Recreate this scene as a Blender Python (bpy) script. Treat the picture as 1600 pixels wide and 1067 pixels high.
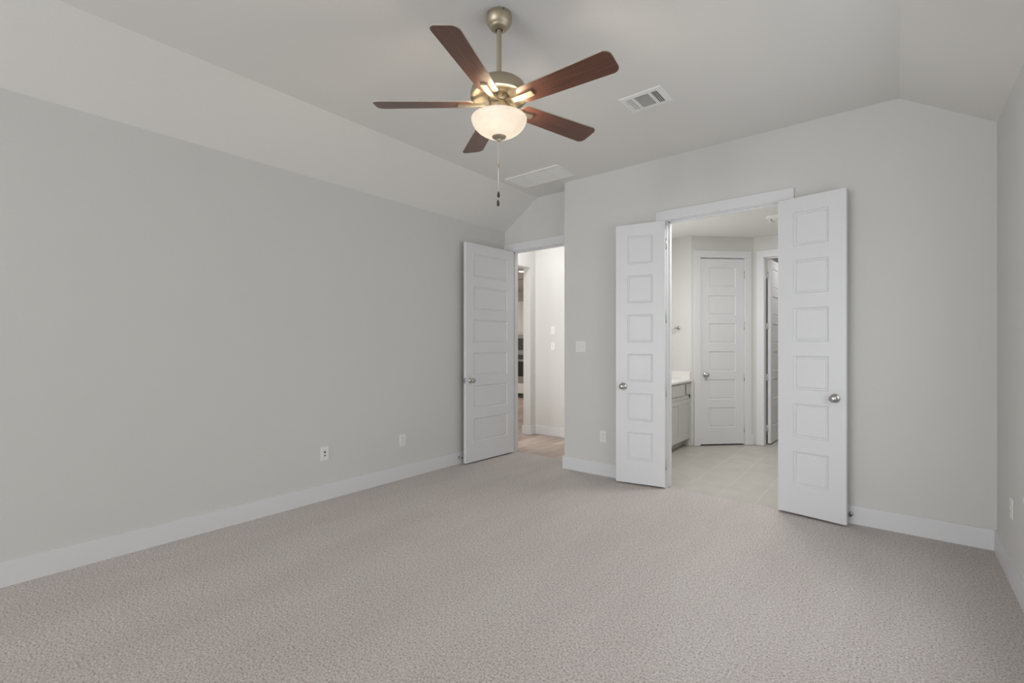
import bpy, bmesh, math, random
from mathutils import Vector, Matrix
random.seed(7)
for o in list(bpy.data.objects):
    bpy.data.objects.remove(o)
S = bpy.context.scene
COL = S.collection
R = math.radians
PI = math.pi

# ------------------------------------------------------------------ camera
CAM_H = 1.3115
cam = bpy.data.cameras.new('camera')
cam.sensor_width = 36.0
cam.sensor_fit = 'HORIZONTAL'
cam.lens = 744.09 / 1600 * 36
cam.shift_y = 6.0 / 1600
cam.clip_start = 0.02
camo = bpy.data.objects.new('camera', cam)
COL.objects.link(camo)
camo.location = (0, 0, CAM_H)
camo.rotation_euler = (R(90), 0, R(38.918))
S.camera = camo

# ------------------------------------------------------------------ colour management, world
S.view_settings.view_transform = 'Standard'
S.view_settings.look = 'None'
S.view_settings.gamma = 1.0
S.view_settings.use_curve_mapping = False
S.view_settings.exposure = 0.0
S.cycles.max_bounces = 14
S.cycles.diffuse_bounces = 10
S.cycles.glossy_bounces = 4
S.cycles.transmission_bounces = 6
S.cycles.sample_clamp_indirect = 6.0
S.cycles.caustics_reflective = False
S.cycles.caustics_refractive = False
w = bpy.data.worlds.new('sky')
S.world = w
w.use_nodes = True
bg = w.node_tree.nodes['Background']
bg.inputs[0].default_value = (0.85, 0.92, 1.0, 1)
bg.inputs[1].default_value = 1.0


def area(name, loc, rot, sx, sy, power, col=(1, 1, 1), spread=180):
    l = bpy.data.lights.new(name, 'AREA')
    l.shape = 'RECTANGLE'
    l.size, l.size_y = sx, sy
    l.energy = power
    l.color = col
    l.spread = R(spread)
    o = bpy.data.objects.new(name, l)
    COL.objects.link(o)
    o.location = loc
    o.rotation_euler = rot
    return o


WIN_Y = -5.60                                   # inner face of the wall behind the camera
WINS = [(-3.55, -2.50), (-2.10, -1.05)]         # the windows behind the camera (x from, x to)
WIN_Z = (0.45, 2.35)
SWINS = [(1.15, 2.00), (2.35, 3.20)]              # windows in the right wall, beside and ahead of the camera (y from, y to)
SWIN_Z = (0.60, 2.10)
# daylight coming in through those windows
for (a, b) in WINS:
    area('daylight', ((a + b) / 2, WIN_Y - 0.22, sum(WIN_Z) / 2), (R(82), 0, 0), b - a, WIN_Z[1] - WIN_Z[0], 126, (0.955, 0.98, 1.0))
for (a, b) in SWINS:
    area('side_daylight', (0.500 + 0.24, (a + b) / 2, sum(SWIN_Z) / 2), (0, R(74), 0), SWIN_Z[1] - SWIN_Z[0], b - a, 12 if a < 2 else 18, (0.965, 0.985, 1.0))
# added unseen area lights without fixtures: bathroom, closet, hall and kitchen
area('bath_vanity_fill', (-2.60, 5.25, 1.75), (0, R(-90), 0), 1.0, 1.0, 9.0, (1.0, 0.99, 0.98))  # fill added on the left wall where a vanity light would hang
area('bath_ceiling_fill', (-0.95, 4.95, 2.735), (0, 0, 0), 0.5, 0.5, 27, (1.0, 0.99, 0.98))  # bare panel at ceiling level, added to brighten the bathroom
area('closet_fill', (-0.75, 7.55, 2.70), (0, 0, 0), 0.3, 0.3, 8, (1.0, 0.98, 0.95))  # added fill for the open leaf, no fixture modelled
area('hall_lamp', (-3.6, 5.0, 3.03), (0, 0, 0), 0.4, 0.4, 8, (1.0, 0.99, 0.975))
area('hall_fill', (-3.93, 4.675, 1.5), (R(90), 0, 0), 0.44, 2.4, 9.5, (1.0, 0.99, 0.98))  # unseen panel on the south wall, added to light the hall evenly
area('kitchen_fill', (-7.6, 6.8, 2.735), (0, 0, 0), 1.2, 1.2, 60, (1.0, 0.95, 0.88))  # added fill beside the visible strip, separate from the downlight


# ------------------------------------------------------------------ materials
def mat(name, rgb, rough=0.6, metal=0.0, spec=0.5):
    m = bpy.data.materials.new(name)
    m.use_nodes = True
    b = m.node_tree.nodes['Principled BSDF']
    b.inputs['Base Color'].default_value = (*rgb, 1)
    b.inputs['Roughness'].default_value = rough
    b.inputs['Metallic'].default_value = metal
    b.inputs['Specular IOR Level'].default_value = spec
    return m


def nd(m, typ, **kw):
    n = m.node_tree.nodes.new(typ)
    for k, v in kw.items():
        setattr(n, k, v)
    return n


def ln(m, a, b):
    m.node_tree.links.new(a, b)


def bsdf(m):
    return m.node_tree.nodes['Principled BSDF']


def coords(m, scale=(1, 1, 1), rot=(0, 0, 0), loc=(0, 0, 0)):
    tc = nd(m, 'ShaderNodeTexCoord')
    mp = nd(m, 'ShaderNodeMapping')
    mp.inputs['Scale'].default_value = scale
    mp.inputs['Rotation'].default_value = rot
    mp.inputs['Location'].default_value = loc
    ln(m, tc.outputs['Object'], mp.inputs['Vector'])
    return mp.outputs['Vector']


def noise(m, vec, scale, detail=2, rough=0.5):
    n = nd(m, 'ShaderNodeTexNoise')
    n.inputs['Scale'].default_value = scale
    n.inputs['Detail'].default_value = detail
    n.inputs['Roughness'].default_value = rough
    ln(m, vec, n.inputs['Vector'])
    return n.outputs['Fac']


def ramp(m, fac, stops):
    r = nd(m, 'ShaderNodeValToRGB')
    e = r.color_ramp.elements
    while len(e) < len(stops):
        e.new(0.5)
    for i, (p, c) in enumerate(stops):
        e[i].position = p
        e[i].color = (*c, 1)
    ln(m, fac, r.inputs['Fac'])
    return r.outputs['Color']


def bump(m, h, strength, dist):
    b = nd(m, 'ShaderNodeBump')
    b.inputs['Strength'].default_value = strength
    b.inputs['Distance'].default_value = dist
    ln(m, h, b.inputs['Height'])
    ln(m, b.outputs['Normal'], bsdf(m).inputs['Normal'])


def mixc(m, fac, a, b, mode='MIX'):
    x = nd(m, 'ShaderNodeMix', data_type='RGBA', blend_type=mode)
    if isinstance(fac, (int, float)):
        x.inputs[0].default_value = fac
    else:
        ln(m, fac, x.inputs[0])
    for k, v in ((6, a), (7, b)):
        if isinstance(v, tuple):
            x.inputs[k].default_value = (*v, 1)
        else:
            ln(m, v, x.inputs[k])
    return x.outputs[2]


def paint(name, rgb, rough=0.75, tex=0.12):
    m = mat(name, rgb, rough, spec=0.3)
    v = coords(m)
    h = noise(m, v, 55, 3)
    bump(m, h, tex, 0.004)
    return m


M = {}
M['wall'] = paint('wall_paint', (0.655, 0.652, 0.634))
M['ceil'] = paint('ceiling_paint', (0.765, 0.760, 0.740), tex=0.15)
M['white'] = mat('white_paint', (0.725, 0.732, 0.750), 0.40)
M['plastic'] = mat('white_plastic', (0.80, 0.80, 0.78), 0.35)
M['dark'] = mat('dark_hole', (0.02, 0.02, 0.02), 0.8)
M['duct'] = mat('duct_grey', (0.10, 0.10, 0.095), 0.8)
M['nickel'] = mat('satin_nickel', (0.50, 0.49, 0.47), 0.26, 1.0)
M['vent'] = mat('vent_enamel', (0.84, 0.84, 0.82), 0.45)
M['hinge'] = mat('hinge_satin', (0.60, 0.60, 0.60), 0.35, 0.6)
M['rubber'] = mat('rubber', (0.08, 0.08, 0.08), 0.7)

# brushed, slightly bronzed nickel of the fan
m = mat('fan_metal', (0.50, 0.44, 0.335), 0.48, 1.0)
v = coords(m, (1, 1, 40))
bump(m, noise(m, v, 30, 2), 0.05, 0.001)
M['fan_metal'] = m

# carpet: flecked cut pile, with the lay of the pile brushed in broad soft tracks
m = mat('carpet_pile', (0.4, 0.37, 0.35), 0.95, spec=0.1)
v = coords(m)
f1 = noise(m, v, 105, 3, 0.65)
f2 = noise(m, v, 45, 2, 0.6)
fine = ramp(m, f1, [(0.33, (0.29, 0.260, 0.246)), (0.46, (0.535, 0.494, 0.474)), (0.68, (0.73, 0.682, 0.66))])
v2 = coords(m, (1.0, 0.28, 1), (0, 0, R(-22)))
f3 = noise(m, v2, 3.2, 3, 0.55)
track = ramp(m, f3, [(0.36, (0.955, 0.945, 0.945)), (0.60, (1.015, 1.015, 1.015))])
c1 = mixc(m, 1.0, fine, track, 'MULTIPLY')
med = ramp(m, f2, [(0.3, (0.95, 0.945, 0.945)), (0.7, (1.03, 1.03, 1.03))])
c2 = mixc(m, 1.0, c1, med, 'MULTIPLY')
ln(m, c2, bsdf(m).inputs['Base Color'])
mm = nd(m, 'ShaderNodeMath', operation='ADD')
ln(m, f1, mm.inputs[0]); ln(m, f2, mm.inputs[1])
bump(m, mm.outputs[0], 0.6, 0.008)
M['carpet'] = m

# bathroom tile
m = mat('bath_tile', (0.5, 0.5, 0.5), 0.38)
v = coords(m, (1, 1, 1), (0, 0, R(90)), (0.0, 0.0, 0))
br = nd(m, 'ShaderNodeTexBrick', offset=0.5, squash=1.0)
br.inputs['Scale'].default_value = 1.0
br.inputs['Mortar Size'].default_value = 0.0022
br.inputs['Mortar Smooth'].default_value = 0.1
br.inputs['Brick Width'].default_value = 0.610
br.inputs['Row Height'].default_value = 0.305
br.inputs['Color1'].default_value = (0.50, 0.478, 0.440, 1)
br.inputs['Color2'].default_value = (0.47, 0.448, 0.412, 1)
br.inputs['Mortar'].default_value = (0.64, 0.62, 0.58, 1)
ln(m, v, br.inputs['Vector'])
cl = ramp(m, noise(m, v, 5, 4), [(0.35, (0.93, 0.93, 0.92)), (0.65, (1.03, 1.03, 1.03))])
ln(m, mixc(m, 1.0, br.outputs['Color'], cl, 'MULTIPLY'), bsdf(m).inputs['Base Color'])
M['tile'] = m
TILE_MAP = v.node

# plank floor, boards run along Y
m = mat('plank_floor', (0.4, 0.3, 0.25), 0.42)
v = coords(m, (1, 1, 1), (0, 0, R(90)))
br = nd(m, 'ShaderNodeTexBrick', offset=0.37)
br.inputs['Scale'].default_value = 1.0
br.inputs['Mortar Size'].default_value = 0.0030
br.inputs['Brick Width'].default_value = 1.2
br.inputs['Row Height'].default_value = 0.15
br.inputs['Bias'].default_value = 0.0
br.inputs['Color1'].default_value = (0.60, 0.495, 0.435, 1)
br.inputs['Color2'].default_value = (0.40, 0.318, 0.272, 1)
br.inputs['Mortar'].default_value = (0.20, 0.14, 0.11, 1)
ln(m, v, br.inputs['Vector'])
vg = coords(m, (28, 1.6, 1))
g = ramp(m, noise(m, vg, 2.0, 5, 0.6), [(0.3, (0.72, 0.70, 0.69)), (0.7, (1.2, 1.2, 1.2))])
ln(m, mixc(m, 1.0, br.outputs['Color'], g, 'MULTIPLY'), bsdf(m).inputs['Base Color'])
M['plank'] = m

# dark cherry blade veneer, grain along local X
m = mat('cherry_veneer', (0.1, 0.04, 0.02), 0.30)
v = coords(m, (2.0, 42, 10))
g = ramp(m, noise(m, v, 1.6, 5, 0.6), [(0.28, (0.070, 0.030, 0.021)), (0.55, (0.120, 0.050, 0.033)), (0.8, (0.175, 0.076, 0.048))])
ln(m, g, bsdf(m).inputs['Base Color'])
M['cherry'] = m
M['blade_edge'] = mat('blade_edge', (0.46, 0.42, 0.36), 0.4)

# lit alabaster glass of the lamp bowl
m = bpy.data.materials.new('alabaster_glass')
m.use_nodes = True
b = bsdf(m)
b.inputs['Roughness'].default_value = 0.35
v = coords(m)
al = ramp(m, noise(m, v, 14, 4, 0.6), [(0.35, (0.62, 0.575, 0.52)), (0.65, (0.69, 0.655, 0.61))])
ln(m, al, b.inputs['Base Color'])
b.inputs['Transmission Weight'].default_value = 0.0
tr = nd(m, 'ShaderNodeBsdfTranslucent')
ln(m, al, tr.inputs['Color'])
mx = nd(m, 'ShaderNodeMixShader')
mx.inputs[0].default_value = 0.29
ln(m, b.outputs[0], mx.inputs[1]); ln(m, tr.outputs[0], mx.inputs[2])
em = nd(m, 'ShaderNodeEmission')
em.inputs['Color'].default_value = (1.0, 0.90, 0.77, 1)
em.inputs['Strength'].default_value = 0.29
ad = nd(m, 'ShaderNodeAddShader')
ln(m, mx.outputs[0], ad.inputs[0]); ln(m, em.outputs[0], ad.inputs[1])
ln(m, ad.outputs[0], m.node_tree.nodes['Material Output'].inputs['Surface'])
M['alabaster'] = m


def emit(name, rgb, s):
    m = mat(name, (0.9, 0.9, 0.9), 0.5)
    bsdf(m).inputs['Emission Color'].default_value = (*rgb, 1)
    bsdf(m).inputs['Emission Strength'].default_value = s
    return m


M['bulb'] = emit('bulb_glow', (1.0, 0.84, 0.62), 150.0)
M['lens'] = emit('lamp_lens', (1.0, 0.93, 0.82), 9.0)

# window pane: clear, lets the daylight pass
m = bpy.data.materials.new('window_pane')
m.use_nodes = True
nt = m.node_tree
gl = nd(m, 'ShaderNodeBsdfGlossy'); gl.inputs['Roughness'].default_value = 0.02
tp = nd(m, 'ShaderNodeBsdfTransparent')
mx = nd(m, 'ShaderNodeMixShader'); mx.inputs[0].default_value = 0.06
ln(m, tp.outputs[0], mx.inputs[1]); ln(m, gl.outputs[0], mx.inputs[2])
ln(m, mx.outputs[0], nt.nodes['Material Output'].inputs['Surface'])
M['pane'] = m

M['cab'] = mat('cabinet_paint', (0.52, 0.52, 0.485), 0.45)
m = mat('white_quartz', (0.80, 0.79, 0.76), 0.25)
v = coords(m)
q = ramp(m, noise(m, v, 90, 3), [(0.3, (0.77, 0.76, 0.735)), (0.6, (0.82, 0.81, 0.785))])
ln(m, q, bsdf(m).inputs['Base Color'])
M['quartz'] = m
M['cab_white'] = mat('kitchen_cabinet_white', (0.74, 0.74, 0.72), 0.4)
M['steel'] = mat('appliance_steel', (0.36, 0.36, 0.36), 0.35, 0.8)
M['black'] = mat('black_glass', (0.012, 0.012, 0.013), 0.12)
M['darkglass'] = mat('dark_glass', (0.05, 0.05, 0.052), 0.2)
M['walnut'] = mat('fob_wood', (0.045, 0.035, 0.028), 0.4)
M['chain'] = mat('bead_chain', (0.78, 0.76, 0.72), 0.3, 0.6)


# ------------------------------------------------------------------ mesh helpers
class MB:
    """collects geometry, then links it as one mesh object"""

    def __init__(self):
        self.bm = bmesh.new()
        self.mi = 0

    def quad(self, *pts):
        vs = [self.bm.verts.new(p) for p in pts]
        f = self.bm.faces.new(vs)
        f.material_index = self.mi
        return f

    def box(self, a, b):
        x0, y0, z0 = a
        x1, y1, z1 = b
        x0, x1 = sorted((x0, x1)); y0, y1 = sorted((y0, y1)); z0, z1 = sorted((z0, z1))
        v = [self.bm.verts.new(p) for p in ((x0, y0, z0), (x1, y0, z0), (x1, y1, z0), (x0, y1, z0),
                                            (x0, y0, z1), (x1, y0, z1), (x1, y1, z1), (x0, y1, z1))]
        for ix in ((3, 2, 1, 0), (4, 5, 6, 7), (0, 1, 5, 4), (1, 2, 6, 5), (2, 3, 7, 6), (3, 0, 4, 7)):
            f = self.bm.faces.new([v[i] for i in ix])
            f.material_index = self.mi
        return self

    def bbox(self, a, b, r=0.002, seg=2):
        """bevelled box"""
        t = MB(); t.mi = self.mi
        t.box(a, b)
        bmesh.ops.bevel(t.bm, geom=t.bm.edges[:] + t.bm.verts[:], offset=r, segments=seg, affect='EDGES', profile=0.5)
        for f in t.bm.faces:
            f.material_index = self.mi
        self.merge(t)
        return self

    def merge(self, other, mtx=None):
        me = bpy.data.meshes.new('tmp')
        if mtx is not None:
            bmesh.ops.transform(other.bm, matrix=mtx, verts=other.bm.verts[:])
        other.bm.to_mesh(me)
        other.bm.free()
        self.bm.from_mesh(me)
        bpy.data.meshes.remove(me)
        return self

    def prism(self, poly, axis, a, b):
        """poly: 2d points; axis 'y' -> points are (x,z) swept in y; 'z' -> (x,y) swept in z; 'x' -> (y,z)"""
        def p3(p, t):
            return {'y': (p[0], t, p[1]), 'z': (p[0], p[1], t), 'x': (t, p[0], p[1])}[axis]
        lo = [self.bm.verts.new(p3(p, a)) for p in poly]
        hi = [self.bm.verts.new(p3(p, b)) for p in poly]
        n = len(poly)
        fs = [self.bm.faces.new(lo), self.bm.faces.new(hi[::-1])]
        for i in range(n):
            fs.append(self.bm.faces.new((lo[i], hi[i], hi[(i + 1) % n], lo[(i + 1) % n])))
        for f in fs:
            f.material_index = self.mi
        return self

    def lathe(self, prof, seg=48, mtx=None, smooth=True):
        """prof: (r,z) list, spun round z"""
        t = MB(); t.mi = self.mi
        rings = []
        for (r, z) in prof:
            if r < 1e-6:
                rings.append([t.bm.verts.new((0, 0, z))])
            else:
                rings.append([t.bm.verts.new((r * math.cos(2 * PI * i / seg), r * math.sin(2 * PI * i / seg), z)) for i in range(seg)])
        for A, B in zip(rings, rings[1:]):
            for i in range(seg):
                j = (i + 1) % seg
                if len(A) == 1 and len(B) == 1:
                    continue
                if len(A) == 1:
                    f = t.bm.faces.new((A[0], B[j], B[i]))
                elif len(B) == 1:
                    f = t.bm.faces.new((A[i], A[j], B[0]))
                else:
                    f = t.bm.faces.new((A[i], A[j], B[j], B[i]))
                f.smooth = smooth
                f.material_index = self.mi
        self.merge(t, mtx)
        return self

    def cyl(self, p, q, r, seg=16, r2=None):
        p, q = Vector(p), Vector(q)
        d = q - p
        L = d.length
        rot = Vector((0, 0, 1)).rotation_difference(d.normalized()).to_matrix().to_4x4()
        r2 = r if r2 is None else r2
        return self.lathe([(0, 0), (r, 0), (r, 0), (r2, L), (r2, L), (0, L)], seg, Matrix.Translation(p) @ rot)

    def ball(self, c, r, seg=16, rings=8, sz=1.0):
        prof = [(r * math.sin(PI * i / rings), -r * sz * math.cos(PI * i / rings)) for i in range(rings + 1)]
        prof[0] = (0, prof[0][1]); prof[-1] = (0, prof[-1][1])
        return self.lathe(prof, seg, Matrix.Translation(Vector(c)))

    def build(self, name, mats, parent=None, smooth_angle=None, recalc=True):
        if recalc:
            bmesh.ops.remove_doubles(self.bm, verts=self.bm.verts[:], dist=1e-6)
            bmesh.ops.recalc_face_normals(self.bm, faces=self.bm.faces[:])
        me = bpy.data.meshes.new(name)
        self.bm.to_mesh(me)
        self.bm.free()
        if not isinstance(mats, (list, tuple)):
            mats = [mats]
        for k in mats:
            me.materials.append(M[k])
        if smooth_angle:
            me.shade_auto_smooth(use_auto_smooth=True, angle=R(smooth_angle)) if hasattr(me, 'shade_auto_smooth') else me.set_sharp_from_angle(angle=R(smooth_angle))
        o = bpy.data.objects.new(name, me)
        COL.objects.link(o)
        if parent:
            o.parent = parent
        return o


def sharp(o, ang=35):
    for p in o.data.polygons:
        p.use_smooth = True
    o.data.set_sharp_from_angle(angle=R(ang))
    return o


def tag(o, label=None, cat=None, group=None, kind=None):
    if label: o['label'] = label
    if cat: o['category'] = cat
    if group: o['group'] = group
    if kind: o['kind'] = kind
    return o


def struct(o, label, cat):
    return tag(o, label, cat, kind='structure')


def thing(name, loc, rz, label, cat, group=None):
    o = bpy.data.objects.new(name, None)
    o.empty_display_size = 0.05
    COL.objects.link(o)
    o.location = loc
    o.rotation_euler = (0, 0, rz)
    return tag(o, label, cat, group)


# ------------------------------------------------------------------ plan of the place (metres, camera stands over the origin)
XL, XR = -3.7805, 0.500            # left and right wall faces
YB, YREC = 4.313, 4.543            # back wall face, recessed wall face
YR = WIN_Y
XC = -2.762                        # left end of the back wall
ZC, ZWR, ZWL = 3.0476, 2.736, 2.708
RUNR, RUNL = 0.4854, 0.4963
BH, BT = 0.132, 0.015              # baseboard height, thickness
T = 0.114                          # wall thickness
HEAD = 2.457                       # top of door openings
D1A, D1B = -3.665, -2.865          # opening in the recess
DDA, DDB = -1.645, -0.725          # double-door opening
XBL = XC + T                       # bathroom left wall face (-2.648)
YBE = 6.307                        # bathroom end wall face
AX0, AY0, AX1, AY1 = -2.084, 6.307, -1.474, 6.917   # angled wall
YB2 = 6.917
XH = -4.18                         # hall west wall face
YH = 5.73                          # hall north wall face
ZB = 2.74                          # bathroom ceiling
ZH = 3.05                          # hall ceiling

# ------------------------------------------------------------------ floors
f = MB(); f.box((XL - 0.1, YR - 0.1, -0.1), (XR + 0.1, YB + 0.012, 0)); f.box((XL - 0.1, YB + 0.012, -0.1), (XC + 0.001, 4.622, 0))
struct(f.build('floor', 'carpet'), 'beige cut-pile carpet covering the bedroom floor', 'floor')
f = MB(); f.box((XC, YB + 0.012, -0.1), (0.75, 9.2, -0.004))
struct(f.build('floor', 'tile'), 'pale grey-beige tiled floor of the bathroom beyond the double doors', 'floor')
f = MB(); f.box((-9.2, 4.622, -0.1), (XC, 10.6, -0.004))
struct(f.build('floor', 'plank'), 'light brown plank floor of the hall beyond the single door', 'floor')

# ------------------------------------------------------------------ ceilings
f = MB()
f.prism([(XL + RUNL, ZC), (XR - RUNR, ZC), (XR - RUNR, ZC + 0.1), (XL + RUNL, ZC + 0.1)], 'y', YR - 0.1, YREC + T)
f.prism([(XL - 0.1, ZWL - 0.1 * (ZC - ZWL) / RUNL), (XL + RUNL, ZC), (XL + RUNL, ZC + 0.1), (XL - 0.1, ZC + 0.1)], 'y', YR - 0.1, YREC + T)
f.prism([(XR - RUNR, ZC), (XR + 0.1, ZWR - 0.1 * (ZC - ZWR) / RUNR), (XR + 0.1, ZC + 0.1), (XR - RUNR, ZC + 0.1)], 'y', YR - 0.1, YREC + T)
struct(f.build('ceiling', 'ceil'), 'flat bedroom ceiling with sloped sides, same grey as the walls', 'ceiling')
f = MB(); f.box((XC, YB + T, ZB), (0.75, 9.2, ZB + 0.1))
struct(f.build('ceiling', 'ceil'), 'bathroom ceiling seen through the double doors', 'ceiling')
f = MB(); f.box((XH - 0.13, YREC + T, ZH), (XC, YH + T, ZH + 0.1))
struct(f.build('ceiling', 'ceil'), 'hall ceiling beyond the single door', 'ceiling')
f = MB(); f.box((-9.2, 4.5, ZB), (XH - 0.13, 10.6, ZB + 0.1))
struct(f.build('ceiling', 'ceil'), 'kitchen ceiling glimpsed through the far hall opening', 'ceiling')

# ------------------------------------------------------------------ walls
f = MB(); f.box((XL - T, YR - 0.1, 0), (XL, YREC + T, ZWL + 0.03))
struct(f.build('wall_left', 'wall'), 'long grey bedroom wall at left', 'wall')
f = MB()
ys_ = [YR - 0.1] + [v_ for w_ in SWINS for v_ in w_] + [YB + T]
for i in range(0, len(ys_), 2):
    f.box((XR, ys_[i], 0), (XR + T, ys_[i + 1], ZWR + 0.03))
for (a, b) in SWINS:
    f.box((XR, a, 0), (XR + T, b, SWIN_Z[0])); f.box((XR, a, SWIN_Z[1]), (XR + T, b, ZWR + 0.03))
struct(f.build('wall_right', 'wall'), 'grey bedroom wall at the right edge', 'wall')
f = MB()
f.box((XC, YB, 0), (DDA - 0.02, YB + T, ZC + 0.05))
f.box((DDA - 0.02, YB, HEAD + 0.02), (DDB + 0.02, YB + T, ZC + 0.05))
f.box((DDB + 0.02, YB, 0), (XR - RUNR, YB + T, ZC + 0.05))
f.prism([(XR - RUNR, 0), (XR, 0), (XR, ZWR + 0.05), (XR - RUNR, ZC + 0.05)], 'y', YB, YB + T)
struct(f.build('wall_back', 'wall'), 'grey back wall with the double-door opening', 'wall')
f = MB()
f.box((XL, YREC, 0), (D1A - 0.02, YREC + T, ZWL - 0.2))
f.prism([(XL, ZWL - 0.2), (D1A - 0.02, ZWL - 0.2), (D1A - 0.02, ZWL + 0.1), (XL, ZWL + 0.02)], 'y', YREC, YREC + T)
f.prism([(D1A - 0.02, HEAD + 0.02), (XC, HEAD + 0.02), (XC, ZC + 0.05), (XL + RUNL, ZC + 0.05), (D1A - 0.02, ZWL + 0.1)], 'y', YREC, YREC + T)
f.box((D1B + 0.02, YREC, 0), (XC, YREC + T, HEAD + 0.02))
f.box((XH - 0.13, YREC, 0), (XL - T, YREC + T, ZH))
struct(f.build('wall_recess', 'wall'), 'short recessed wall above and around the single door', 'wall')
f = MB()                                            # wall behind the camera with two windows
xs = [XL - T] + [v_ for w_ in WINS for v_ in w_] + [XR + T]
for i in range(0, len(xs), 2):
    f.box((xs[i], YR - T, 0), (xs[i + 1], YR, ZC + 0.05))
for (a, b) in WINS:
    f.box((a, YR - T, 0), (b, YR, WIN_Z[0])); f.box((a, YR - T, WIN_Z[1]), (b, YR, ZC + 0.05))
struct(f.build('wall_rear', 'wall'), 'bedroom wall with two windows behind the viewer', 'wall')
for i, (a, b) in enumerate(WINS):
    f = MB()
    fw = 0.05
    z0, z1 = WIN_Z
    y0, y1 = YR - 0.09, YR - 0.03
    f.box((a, y0, z0), (a + fw, y1, z1)); f.box((b - fw, y0, z0), (b, y1, z1))
    f.box((a + fw, y0, z0), (b - fw, y1, z0 + fw)); f.box((a + fw, y0, z1 - fw), (b - fw, y1, z1))
    f.box((a + fw, y0, (z0 + z1) / 2 - 0.02), (b - fw, y1, (z0 + z1) / 2 + 0.02))
    wo = struct(f.build('window_%d' % (i + 1), 'white'), 'white framed window behind the viewer, %s' % ('nearest the left wall', 'in the middle of the wall')[i], 'window')
    p = MB(); p.box((a + fw, YR - 0.063, z0 + fw), (b - fw, YR - 0.059, z1 - fw)); p.build('pane', 'pane', wo)
    s = MB(); s.bbox((a - 0.04, YR - 0.03, z0 - 0.025), (b + 0.04, YR + 0.04, z0), 0.004); s.build('window_sill', 'white', wo)
for i, (a, b) in enumerate(SWINS):
    f = MB()
    fw = 0.05
    z0, z1 = SWIN_Z
    x0, x1 = XR + 0.03, XR + 0.09
    f.box((x0, a, z0), (x1, a + fw, z1)); f.box((x0, b - fw, z0), (x1, b, z1))
    f.box((x0, a + fw, z0), (x1, b - fw, z0 + fw)); f.box((x0, a + fw, z1 - fw), (x1, b - fw, z1))
    f.box((x0, a + fw, (z0 + z1) / 2 - 0.02), (x1, b - fw, (z0 + z1) / 2 + 0.02))
    wo = struct(f.build('window_%d' % (i + 3), 'white'), 'white framed window in the right wall, %s' % ('beside the viewer' if i == 0 else 'nearer the back corner'), 'window')
    p = MB(); p.box((XR + 0.058, a + fw, z0 + fw), (XR + 0.062, b - fw, z1 - fw)); p.build('pane', 'pane', wo)
    s = MB(); s.bbox((XR - 0.04, a - 0.04, z0 - 0.025), (XR + 0.03, b + 0.04, z0), 0.004); s.build('window_sill', 'white', wo)

# bathroom shell
f = MB(); f.box((XC, YB + T, 0), (XBL, YBE + T, ZH + 0.05))
struct(f.build('wall_bath_left', 'wall'), 'wall between the hall and the bathroom vanity', 'wall')
f = MB(); f.box((XBL, YBE, 0), (AX0, YBE + 0.02, ZB)); f.box((XBL, YBE + 0.02, 0), (AX0 - 0.02, YBE + T, ZB))
struct(f.build('wall_bath_end', 'wall'), 'pale bathroom wall above the end of the vanity', 'wall')
# angled wall, built along a local axis: s along the wall, depth behind it
ANG = R(45)
AL = math.hypot(AX1 - AX0, AY1 - AY0)
MA = Matrix.Translation((AX0, AY0, 0)) @ Matrix.Rotation(ANG, 4, 'Z')
A0, A1 = 0.122, 0.732
t = MB()
t.box((0, 0, 0), (A0 - 0.015, 0.10, ZB)); t.box((A1 + 0.015, 0, 0), (AL, 0.10, ZB)); t.box((A0 - 0.015, 0, HEAD + 0.02), (A1 + 0.015, 0.10, ZB))
f = MB(); f.merge(t, MA)
struct(f.build('wall_bath_angled', 'wall'), 'angled bathroom wall around the narrow closet door', 'wall')
B0, B1 = -1.344, -0.56
f = MB()
f.box((AX1, YB2, 0), (B0 - 0.015, YB2 + T, ZB)); f.box((B1 + 0.015, YB2, 0), (0.6, YB2 + T, ZB)); f.box((B0 - 0.015, YB2, HEAD + 0.02), (B1 + 0.015, YB2 + T, ZB))
struct(f.build('wall_bath_far', 'wall'), 'far bathroom wall with the half hidden open door', 'wall')
f = MB(); f.box((0.6, YB + T, 0), (0.7, 9.1, ZB))
struct(f.build('wall_bath_right', 'wall'), 'right wall of the bathroom', 'wall')
f = MB(); f.box((AX1 - 0.1, YB2 + T, 0), (AX1, 9.0, ZB)); f.box((AX1 - 0.1, 9.0, 0), (0.7, 9.1, ZB))
struct(f.build('wall_closet', 'wall'), 'closet walls behind the far bathroom door', 'wall')
t = MB(); t.box((0.0, 0.65, 0), (AL, 0.70, ZB)); t.box((0.0, 0.1, 0), (0.03, 0.65, ZB)); t.box((AL - 0.03, 0.1, 0), (AL, 0.65, ZB))
f = MB(); f.merge(t, MA)
struct(f.build('wall_linen', 'wall'), 'inside of the linen closet behind the narrow door', 'wall')

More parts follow.
